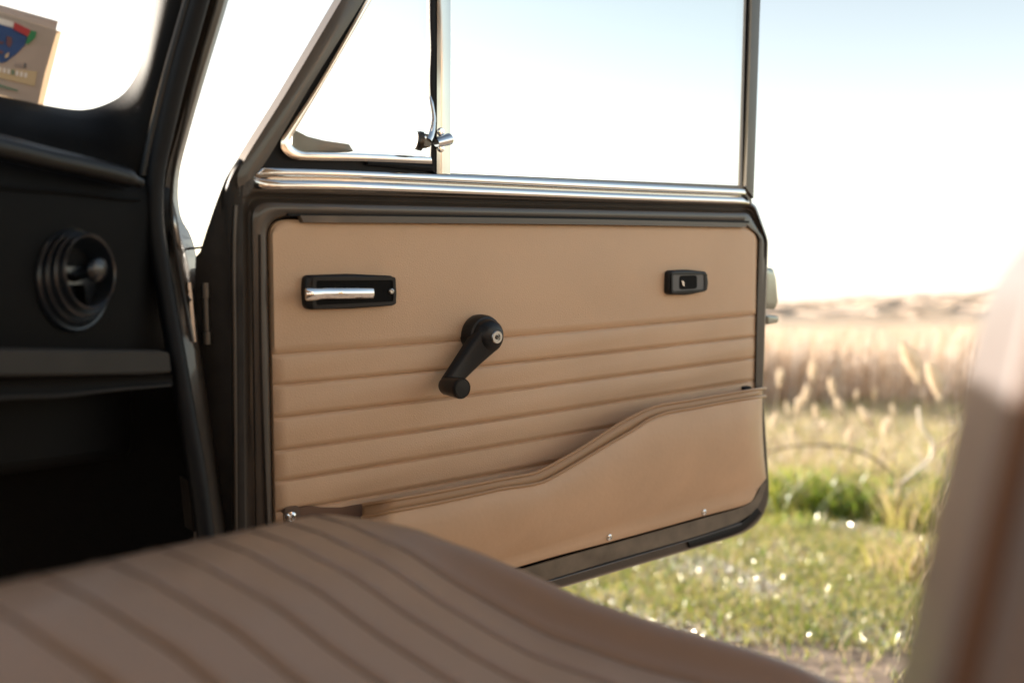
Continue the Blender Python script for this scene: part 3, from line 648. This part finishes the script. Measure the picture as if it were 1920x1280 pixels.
# ---------- hinges and check strap
for yy0, yy1 in ((530, 645), (900, 1000)):
    h0, h1 = DOOR.p(384, yy0, -.015), DOOR.p(388, yy1, -.015); k = (h1-h0)
    hg = obj("hinge", *tube([h0, h0+k*.24, h0+k*.25, h0+k*.78, h0+k*.79, h1], lambda q: .0048 if q < .3 or q > .7 else .0036, 14), M['darksteel'], car)
    obj("hinge_leaf", *ribbon(DOOR, [(392, yy0+6), (396, yy1-6)], [(416, yy0+6), (416, yy1-6)], -.03, -.016, 0, 8), M['paintworn'], hg)
    obj("hinge_leaf", *ribbon(DOOR, [(352, yy0), (362, yy1-4)], [(358, yy0), (368, yy1-4)], -.03, -.008, 0, 8), M['steel'] if yy0 == 530 else M['paintworn'], hg)
ck = obj("check_strap", *tube([P(325, 468, .97), P(355, 466, .975), P(385, 463, .985), P(402, 462, .99)], .0012, 8, 12), M['darksteel'], car)
obj("clevis", *tube([P(396, 452, .985), P(402, 462, .985), P(407, 478, .985)], .005, 10, 6), M['darksteel'], ck)
obj("clevis", *tube([P(320, 450, .965), P(324, 466, .965), P(328, 482, .965)], .0055, 10, 6), M['darksteel'], ck)
for (px, py) in ((350, 545), (352, 562)):
    obj("bolt", *tube([P(px-4, py, .955), P(px+6, py-1, .965)], .0045, 6), M['darksteel'], car)

# ---------- front pillar, windscreen surround, seals
def wskin(lines, n, name, mm, par, solid=.004, sm=60):
    return obj(name, *skin([[P(*q) for q in resample(l, n)] for l in lines]), mm, par, smooth=sm, solid=solid)
open_ = [(-260, 158, .78), (-120, 175, .82), (0, 191, .86), (80, 207, .90), (150, 216, .935), (200, 205, .95), (240, 180, .955), (270, 130, .955), (288, 60, .955), (300, 0, .955), (322, -110, .955), (345, -230, .955)]
open_b = [(x+1, y-2, d+.02) for x, y, d in open_]
outer_ = [(-260, 235, .70), (-120, 255, .76), (0, 276, .80), (90, 296, .85), (180, 318, .89), (262, 345, .925), (282, 285, .93), (298, 215, .93), (318, 135, .93), (355, 0, .93), (384, -110, .93), (416, -230, .93)]
def mixl(a, b, q, bulge=0): return [(x0+(x1-x0)*q, y0+(y1-y0)*q, d0+(d1-d0)*q - bulge) for (x0, y0, d0), (x1, y1, d1) in zip(a, b)]
pillar = wskin([open_b, open_, mixl(open_, outer_, .15, .012), mixl(open_, outer_, .5, .016), mixl(open_, outer_, .85, .006), outer_], 90, "windscreen_surround", M['dash'], car)
post = [[(416, -230, .93), (384, -110, .93), (355, 0, .93), (318, 135, .93), (298, 215, .93), (280, 300, .93), (280, 420, .93), (300, 560, .93), (345, 800, .93), (385, 1100, .93)],
        [(432, -230, .935), (401, -110, .935), (372, 0, .935), (334, 135, .935), (312, 230, .935), (296, 310, .935), (296, 420, .935), (316, 560, .935), (358, 800, .935), (395, 1100, .935)],
        [(446, -230, .955), (416, -110, .955), (388, 0, .955), (348, 135, .955), (322, 240, .955), (303, 330, .955), (304, 420, .955), (330, 560, .955), (368, 800, .955), (404, 1100, .955)],
        [(466, -230, .95), (437, -110, .95), (408, 0, .95), (368, 130, .95), (336, 240, .95), (313, 330, .95), (310, 415, .95), (337, 505, .955), (374, 800, .96), (410, 1100, .96)],
        [(470, -230, .953), (441, -110, .953), (412, 0, .953), (372, 130, .953), (340, 240, .953), (317, 330, .953), (314, 415, .955), (342, 505, .96), (380, 800, .975), (416, 1100, .975)],
        [(480, -230, .962), (450, -110, .962), (421, 0, .962), (382, 130, .962), (350, 240, .962), (328, 330, .966), (331, 405, .98), (362, 488, 1.0), (396, 800, 1.0), (430, 1100, 1.0)]]
wskin(post, 80, "door_pillar", M['paint'], car)
wskin([[(332, 380, 1.0), (332, 407, 1.0), (352, 455, 1.01), (366, 496, 1.02), (380, 560, 1.03), (384, 800, 1.03), (390, 1200, 1.03)],
       [(300, 380, 1.0), (310, 410, 1.0), (325, 450, 1.0), (340, 500, 1.0), (345, 560, 1.0), (360, 800, 1.0), (380, 1200, 1.0)]], 40, "wing_edge", M['paint'], car)
wskin([[(372, 500, 1.035), (376, 800, 1.035), (380, 1200, 1.035)], [(450, 500, 1.06), (450, 800, 1.06), (460, 1200, 1.06)]], 10, "hinge_post", M['rubber'], car)
seal_l = [(436, -230, .925), (404, -110, .925), (374, 0, .925), (337, 130, .925), (310, 240, .925), (291, 330, .925), (290, 420, .925), (305, 520, .925), (326, 640, .925), (351, 780, .925), (372, 900, .925), (388, 1020, .925), (396, 1100, .925)]
obj("door_seal", *tube([P(*q) for q in resample(seal_l, 70)], .0085, 14), M['rubber'], car)
obj("seal_bead", *tube([P(x-22, y, d-.003) for x, y, d in resample(seal_l[:6], 40)], .0042, 10), M['blackpl'], car)
obj("pillar_flange", *tube([P(x+33, y, d+.02) for x, y, d in resample(seal_l[:9], 40)], .0018, 6), M['paintworn'], car)
pl_ = obj("pillar_plate", *skin([[P(309, 372, .948), P(313, 415, .948), P(326, 452, .948)], [P(324, 372, .952), P(333, 412, .952), P(341, 470, .955)]]), M['steel'], car, solid=.001)
# windscreen glass
wsg = [P(-270, 150, .82), P(0, 185, .93), P(150, 212, .99), P(200, 205, 1.0), P(245, 180, 1.0), P(275, 130, 1.0), P(305, 0, .985), P(350, -230, .965), P(350, -560, .94), P(-270, -560, .70)]
obj("windscreen", wsg, [tuple(range(len(wsg)))], M['glass'], car, smooth=0)

# ---------- facia
def dq(px, py, c=0): return DASH.p(px, py, c)
def dbox(a0, a1, b0, b1, c0, c1): return hexa([DASH.at(a, b, c) for b in (b0, b1) for a, c in ((a0, c0), (a1, c0), (a1, c1), (a0, c1))])
obj("scuttle_light_block", *dbox(-1.25, -.01, -.10, .150, -.27, -.03), M['dash'], car, bevel=.01)  # unseen box, added to block sun leaking in under the windscreen
obj("cowl_light_block", *dbox(-1.25, .0, -.10, .185, -.42, -.28), M['paint'], car, bevel=.01)  # unseen as well, added against the same sun leak
obj("far_facia_light_block", *dbox(-1.25, -.36, -.12, .150, -.03, .0), M['dash'], car, bevel=.008)  # unseen end of the facia, added to close the sun leak
facia = obj("dashboard", *skin([[dq(x, 262 + .25*max(x, -100), -.012), dq(x, 290 + .2*x, -.005), dq(x, 352 if x > 0 else 335, .0), dq(x, 400, .001), dq(x, 500, .0), dq(x, 600, -.001), dq(x, 655, -.003), dq(x, 668, -.03)] for x in (-420, -300, -200, -100, 0, 60, 120, 180, 240, 300, 318)]),
            M['dash'], car, smooth=60, solid=.004)
obj("crash_roll", *tube([dq(*q, .012) for q in [(-420, 195), (-200, 232), (0, 276), (90, 298), (180, 318), (240, 334), (262, 343)]], lambda q: .0085 if q < .97 else .005, 14, 40), M['blackpl'], facia)
obj("facia_trim", *tube([dq(*q, .003) for q in [(-300, 320), (0, 350), (140, 362), (222, 372), (262, 374)]], .0015, 8, 30), M['dash'], facia)
# air vent
va, vb = DASH.ab(138, 527, 0)
vent = obj("air_vent", *lathe(DASH, va, vb, [(.0425, 0), (.0425, 0.0022), (.0415, 0.0032), (.0402, 0.0029), (.0385, 0.0014), (.0380, 0.0054), (.0384, 0.0068), (.0374, 0.0075), (.0362, 0.0065), (.0350, 0.0058),
      (.0346, 0.0097), (.0350, 0.0115), (.0338, 0.0123), (.0324, 0.0114), (.0312, 0.0108), (.0308, 0.0148), (.0311, 0.0167), (.0300, 0.0176), (.0288, 0.0168), (.0280, 0.0072), (.026, -0.0060), (.0001, -0.0080)], 64, tilt=.45), M['ventpl'], car, smooth=30)
obj("vent_knob", *lathe(DASH, va+.0005, vb + .002, [(.003, -.004), (.0035, .016), (.0085, .0185), (.0098, .022), (.0085, .0255), (.0045, .0275), (.0001, .028)], 32, tilt=.3), M['ventpl'], vent)
for th in (R(-75), R(45), R(165)):
    c_, s_ = math.cos(th), math.sin(th)
    q = [(va + c_*r_ - s_*w_, vb + s_*r_ + c_*w_) for r_, w_ in ((.003, -.0007), (.0282, -.0007), (.0282, .0007), (.003, .0007))]
    obj("vane", *hexa([DASH.at(*p_, .000) for p_ in q] + [DASH.at(*p_, .010) for p_ in q]), M['dash'], vent, smooth=0)
# parcel shelf
sh = obj("parcel_shelf", *ribbon(DASH, [(-420, 652), (0, 653), (200, 655), (300, 656), (318, 660)], [(-420, 712), (0, 706), (200, 703), (300, 700), (323, 698)], -.05, .035, .0, 40), M['shelf'], car, bevel=.002)
obj("shelf_lip", *ribbon(DASH, [(-420, 735), (0, 712), (150, 708), (326, 702)], [(-420, 780), (0, 746), (120, 742), (220, 730), (327, 721)], -.05, .028, -.002, 30), M['dash'], sh)
obj("lip_wire", *tube([dq(*q, .031) for q in [(-420, 778), (0, 746), (110, 742), (210, 731), (320, 722)]], .0012, 8, 30), M['shelf'], sh)
# footwell
wskin([[(-500, 600, .78), (0, 620, .93), (300, 640, 1.04), (400, 660, 1.06)], [(-500, 900, .80), (0, 900, .95), (300, 900, 1.05), (410, 900, 1.07)], [(-500, 1500, .85), (0, 1500, .97), (300, 1500, 1.06), (420, 1500, 1.08)]], 20, "footwell", M['carpet'], car)

# ---------- passenger seat
seat_c = K(.0, .8, -.3)
def sp(r, s, z): return Cw((-.136 + .96*r - .278*s, z, -(.817 - .278*r - .96*s)))
EDG = ([-.10, -.05, 0, .0146, .061, .1155, .159, .201, .262, .3204, .3577, .4085, .5, .62], [-.155, -.145, -.1412, -.1406, -.1414, -.1535, -.1677, -.1834, -.199, -.2106, -.221, -.2447, -.262, -.27])
CEN = ([-.10, -.05, 0, .03, .075, .114, .158, .185, .25, .35, .45, .62], [-.155, -.142, -.137, -.142, -.157, -.178, -.198, -.209, -.226, -.243, -.26, -.27])
def seam_s(k): return .055 + .048*k
SW = .56
def seath(r, s):
    e_, c_ = np.interp(r, *EDG), np.interp(r, *CEN)
    dd = min(s, SW - s); b = np.clip(dd/.058, 0, 1); b = b*b*(3-2*b)
    h = e_*(1-b) + c_*b + .065*min(s, .45)*np.clip(1 - r/.2, 0, 1)
    if dd < .03: h -= .03*(1 - math.sqrt(max(0, 1-(1-dd/.03)**2)))
    if r < .0: h -= .055*(1 - math.sqrt(max(0, 1-(min(1, -r/.055))**2)))
    # pleats
    if .05 < s < .53:
        k = (s-.055)/.048; f_ = abs(k - round(k))*.048
        if -.1 < k < 9.6: h += .0 - .0026*math.exp(-(f_/.0032)**2)*np.clip((r-.012)/.05, 0, 1)
    return h
rg = np.r_[-.055, -.053, -.049, -.043, -.036, -.028, -.02, -.01, np.linspace(0, .6, 62)]
sg = np.r_[0, .001, .003, .006, .01, .015, .02, np.linspace(.025, SW-.025, 220), SW-.02, SW-.015, SW-.01, SW-.006, SW-.003, SW-.001, SW]
from functools import lru_cache
rows = []
for r_ in rg:
    # gentle rounding of the plan corners
    rows.append([sp(r_ + (.05*(1-math.sqrt(max(0, 1-((.06-min(s_, SW-s_))/.06)**2))) if min(s_, SW-s_) < .06 else 0)*max(0, 1-(r_+.055)/.15), s_, seath(r_, s_)) for s_ in sg])
def skirt(rw, dz): return [v + Vector((0, 0, -dz)) for v in rw]
seatV, seatF = skin([skirt(rows[0], .16)] + rows)
top_n = len(sg)
left_ = [rw[0] for rw in rows]; right_ = [rw[-1] for rw in rows]
m2 = merge((seatV, seatF), skin([left_, skirt(left_, .13)]), skin([right_, skirt(right_, .13)]))
seat = obj("seat_cushion", *m2, M['seat'], car, smooth=70)
for k in range(10):
    s_ = seam_s(k)
    if s_ < SW - .03: obj("seam", *tube([sp(r_, s_, seath(r_, s_) + .0001) for r_ in np.linspace(-.012, .59, 70)], .0010, 6), M['seamd'], seat)
# piping along the front edge and outboard edge
front_p = [sp(-.030 + (.05*(1-math.sqrt(max(0, 1-((.06-min(s_, SW-s_))/.06)**2))) if min(s_, SW-s_) < .06 else 0), s_, seath(-.030, s_) + .0005) for s_ in np.linspace(.004, SW-.004, 60)]
obj("piping", *tube(front_p, .0045, 10), M['piping'], seat)
obj("piping", *tube([sp(max(r_, -.03), .0, seath(r_, 0) - .002) for r_ in np.linspace(-.03, .6, 50)], .0028, 8), M['seam'], seat)

# backrest
def bp(t, f, h):
    t += .056    # t across (0 inboard .. .5 outboard), f forward(+), h height relative to camera
    base = Vector((.161, 0, -.31)) + Vector((.278, 0, -.96))*t + Vector((-.96, 0, -.278))*f
    lean = (h + .043)*.235
    base += Vector((.96, 0, .278))*lean
    return Cw((base.x*.8, h*.9, base.z*.8))
BW, BD = .136, .16
def ring(h, ins):
    out = []; r_ = .022
    hw, hd = BW/2 - ins, BD/2 - ins*.8
    for cx, cy, a0 in ((hw-r_*1.3, hd-r_, 0), (-hw+r_, hd-r_, 90), (-hw+r_, -hd+r_, 180), (hw-r_, -hd+r_, 270)):
        for a in np.linspace(a0, a0+90, 9):
            out.append(bp(BW/2 + cx + r_*math.cos(R(a)), -BD/2 + cy + r_*math.sin(R(a)), h))
    return out
rows = [ring(h, 0) for h in np.linspace(-.34, .01, 22)]
for th in np.linspace(10, 90, 9):
    rows.append(ring(.01 + .045*math.sin(R(th)), .045*(1-math.cos(R(th)))))
V, Fc = skin(rows, True); k = len(rows[0]); Fc += [tuple(range(k)), tuple(range(len(V)-k, len(V)))]
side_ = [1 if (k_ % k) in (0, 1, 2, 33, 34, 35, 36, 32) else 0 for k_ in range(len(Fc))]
M['backv'] = mat("grey_seat_vinyl", (.225, .195, .185), .34, var=.04, vscale=6, bump=('vor', 700, .1), spec=.8)  # greyer than the cushion vinyl
M['side_shade'] = mat("shaded_side_vinyl", (.11, .07, .052), .5, bump=('vor', 700, .2), spec=.3)  # dark side face: the shade of an unlit side is put into the colour
back = obj("seat_backrest", V, Fc, None, car, smooth=60, mats=[M['backv'], M['side_shade']], midx=side_)
obj("piping", *tube([bp(.004, -.006, h) for h in np.linspace(-.34, .02, 30)], .004, 8), M['seam'], back)

# ---------- rest of the cabin (roof, floor, far side, rear bench): seen only in reflections and from aside
obj("roof", *kbox(-.42, 1.35, -.42, .80, .47, .50), M['head'], car, bevel=.01)
obj("floor_pan", *kbox(-.9, 1.3, -.42, .80, -.56, -.52), M['carpet'], car)
obj("sill", *kbox(-.50, .55, .80, .86, -.58, -.40), M['paint'], car, bevel=.01)
obj("rear_bench", *merge(kbox(.55, 1.1, -.40, .78, -.5, -.2), kbox(1.0, 1.25, -.40, .78, -.2, .22)), M['seat'], car, bevel=.03)
obj("far_door", *kbox(-.5, .5, -.47, -.42, -.5, .12), M['vinyl'], car, bevel=.01)
obj("rear_side_panel", *merge(kbox(.5, 1.3, -.47, -.42, -.5, .15), kbox(.62, 1.3, .80, .86, -.5, .15), kbox(.50, .62, .80, .86, -.5, .47), kbox(1.25, 1.35, -.42, .8, -.5, .2)), M['vinyl'], car, bevel=.01)
for q in ((.48, .54, -.46, -.42), (1.2, 1.32, -.46, -.42), (1.2, 1.32, .80, .86)):
    obj("pillar_post", *kbox(*q, .1, .48), M['head'], car)

# ---------- paper permit on the windscreen
def pcard(pts, d0, name, mm, par, th=.0004):
    a = [P(x, y, d0 + (x/1000.)*.3) for x, y in pts]; b_ = [P(x, y, d0 + th + (x/1000.)*.3) for x, y in pts]
    n = len(a); return obj(name, a + b_, [tuple(range(n)), tuple(range(n, 2*n))] + [(i, (i+1) % n, n+(i+1) % n, n+i) for i in range(n)], mm, par, smooth=0)
MC = dict(paper=mat("card_paper", (.50, .43, .38), .7, trans=.25), back=mat("card_back", (.46, .40, .38), .7, trans=.2), edge=mat("card_sleeve", (.80, .70, .58), .4, trans=.5),
          blue=mat("card_blue", (.015, .06, .20), .6), red=mat("card_red", (.42, .03, .035), .6), green=mat("card_green", (.03, .22, .08), .6),
          ochre=mat("card_ochre", (.55, .42, .25), .6), ink=mat("card_ink", (.12, .12, .13), .7), ghost=mat("card_ghost_red", (.14, .06, .07), .7), greeni=mat("card_green_ink", (.16, .24, .17), .7), white=mat("card_white", (.75, .7, .66), .6))
cd = empty("permit_card", P(30, 215, 1.0), 'folded paper permit card with blue shield emblem standing in the windscreen corner', 'card')
D0 = .90
pcard([(-90, -22), (0, 9), (109, 40), (104, 62), (-95, 10)], D0 + .004, "back_sheet", MC['back'], cd)
pcard([(-100, -12), (0, 23), (115, 60), (78, 210), (0, 192), (-130, 160)], D0 + .001, "sleeve", MC['edge'], cd)
face = pcard([(-100, -10), (0, 25), (107, 58), (83, 140), (71, 196), (0, 178), (-125, 150)], D0, "printed_face", MC['paper'], cd)
e1 = D0 - .001; e2 = D0 - .002; e3 = D0 - .003
pcard([(-60, 20), (0, 34), (26, 42), (24, 52), (0, 46), (-60, 30)], e1, "white_band", MC['white'], face)
pcard([(-75, 35), (0, 46), (20, 52), (52, 66), (47, 85), (30, 102), (12, 116), (-8, 121), (-35, 110), (-60, 80)], e1, "blue_shield", MC['blue'], face)
pcard([(27, 42), (58, 57), (52, 69), (25, 55)], e2, "red_band", MC['red'], face)
pcard([(58, 57), (69, 60), (66, 71), (52, 84), (48, 82), (52, 69)], e2, "green_band", MC['green'], face)
pcard([(12, 68), (22, 70), (23, 80), (18, 90), (12, 84)], e2, "emblem_mark", MC['ghost'], face)
pcard([(-4, 76), (7, 79), (5, 83), (-4, 82)], e2, "emblem_mark", MC['ghost'], face)
pcard([(-4, 93), (7, 97), (3, 102), (-4, 99)], e2, "emblem_mark", MC['ghost'], face)
pcard([(10, 103), (17, 98), (15, 107), (9, 110)], e2, "emblem_mark", MC['ochre'], face)
pcard([(-60, 112), (0, 128), (70, 134), (65, 162), (0, 146), (-60, 134)], e1, "ochre_band", MC['ochre'], face)
for x, y, w_, h_ in ((-14, 114, 6, 7), (-5, 116, 6, 7), (28, 118, 5, 5), (36, 118, 4, 7), (45, 118, 5, 9)):
    pcard([(x, y), (x+w_, y+1.5), (x+w_-1, y+h_+1.5), (x-1, y+h_)], e2, "print_mark", MC['ink'] if x > 40 else MC['back'], face)
for x in range(-10, 48, 8):
    pcard([(x, 126+x*.22), (x+5, 127+x*.22), (x+4, 136+x*.22), (x-1, 135+x*.22)], e2, "print_mark", MC['greeni'] if x == 22 else MC['white'], face)
pcard([(-40, 148), (0, 158), (34, 169), (33, 172), (0, 163), (-40, 152)], e2, "green_line", MC['greeni'], face)

# drop helper properties
for o in scene.objects:
    if 'wl' in o: del o['wl']
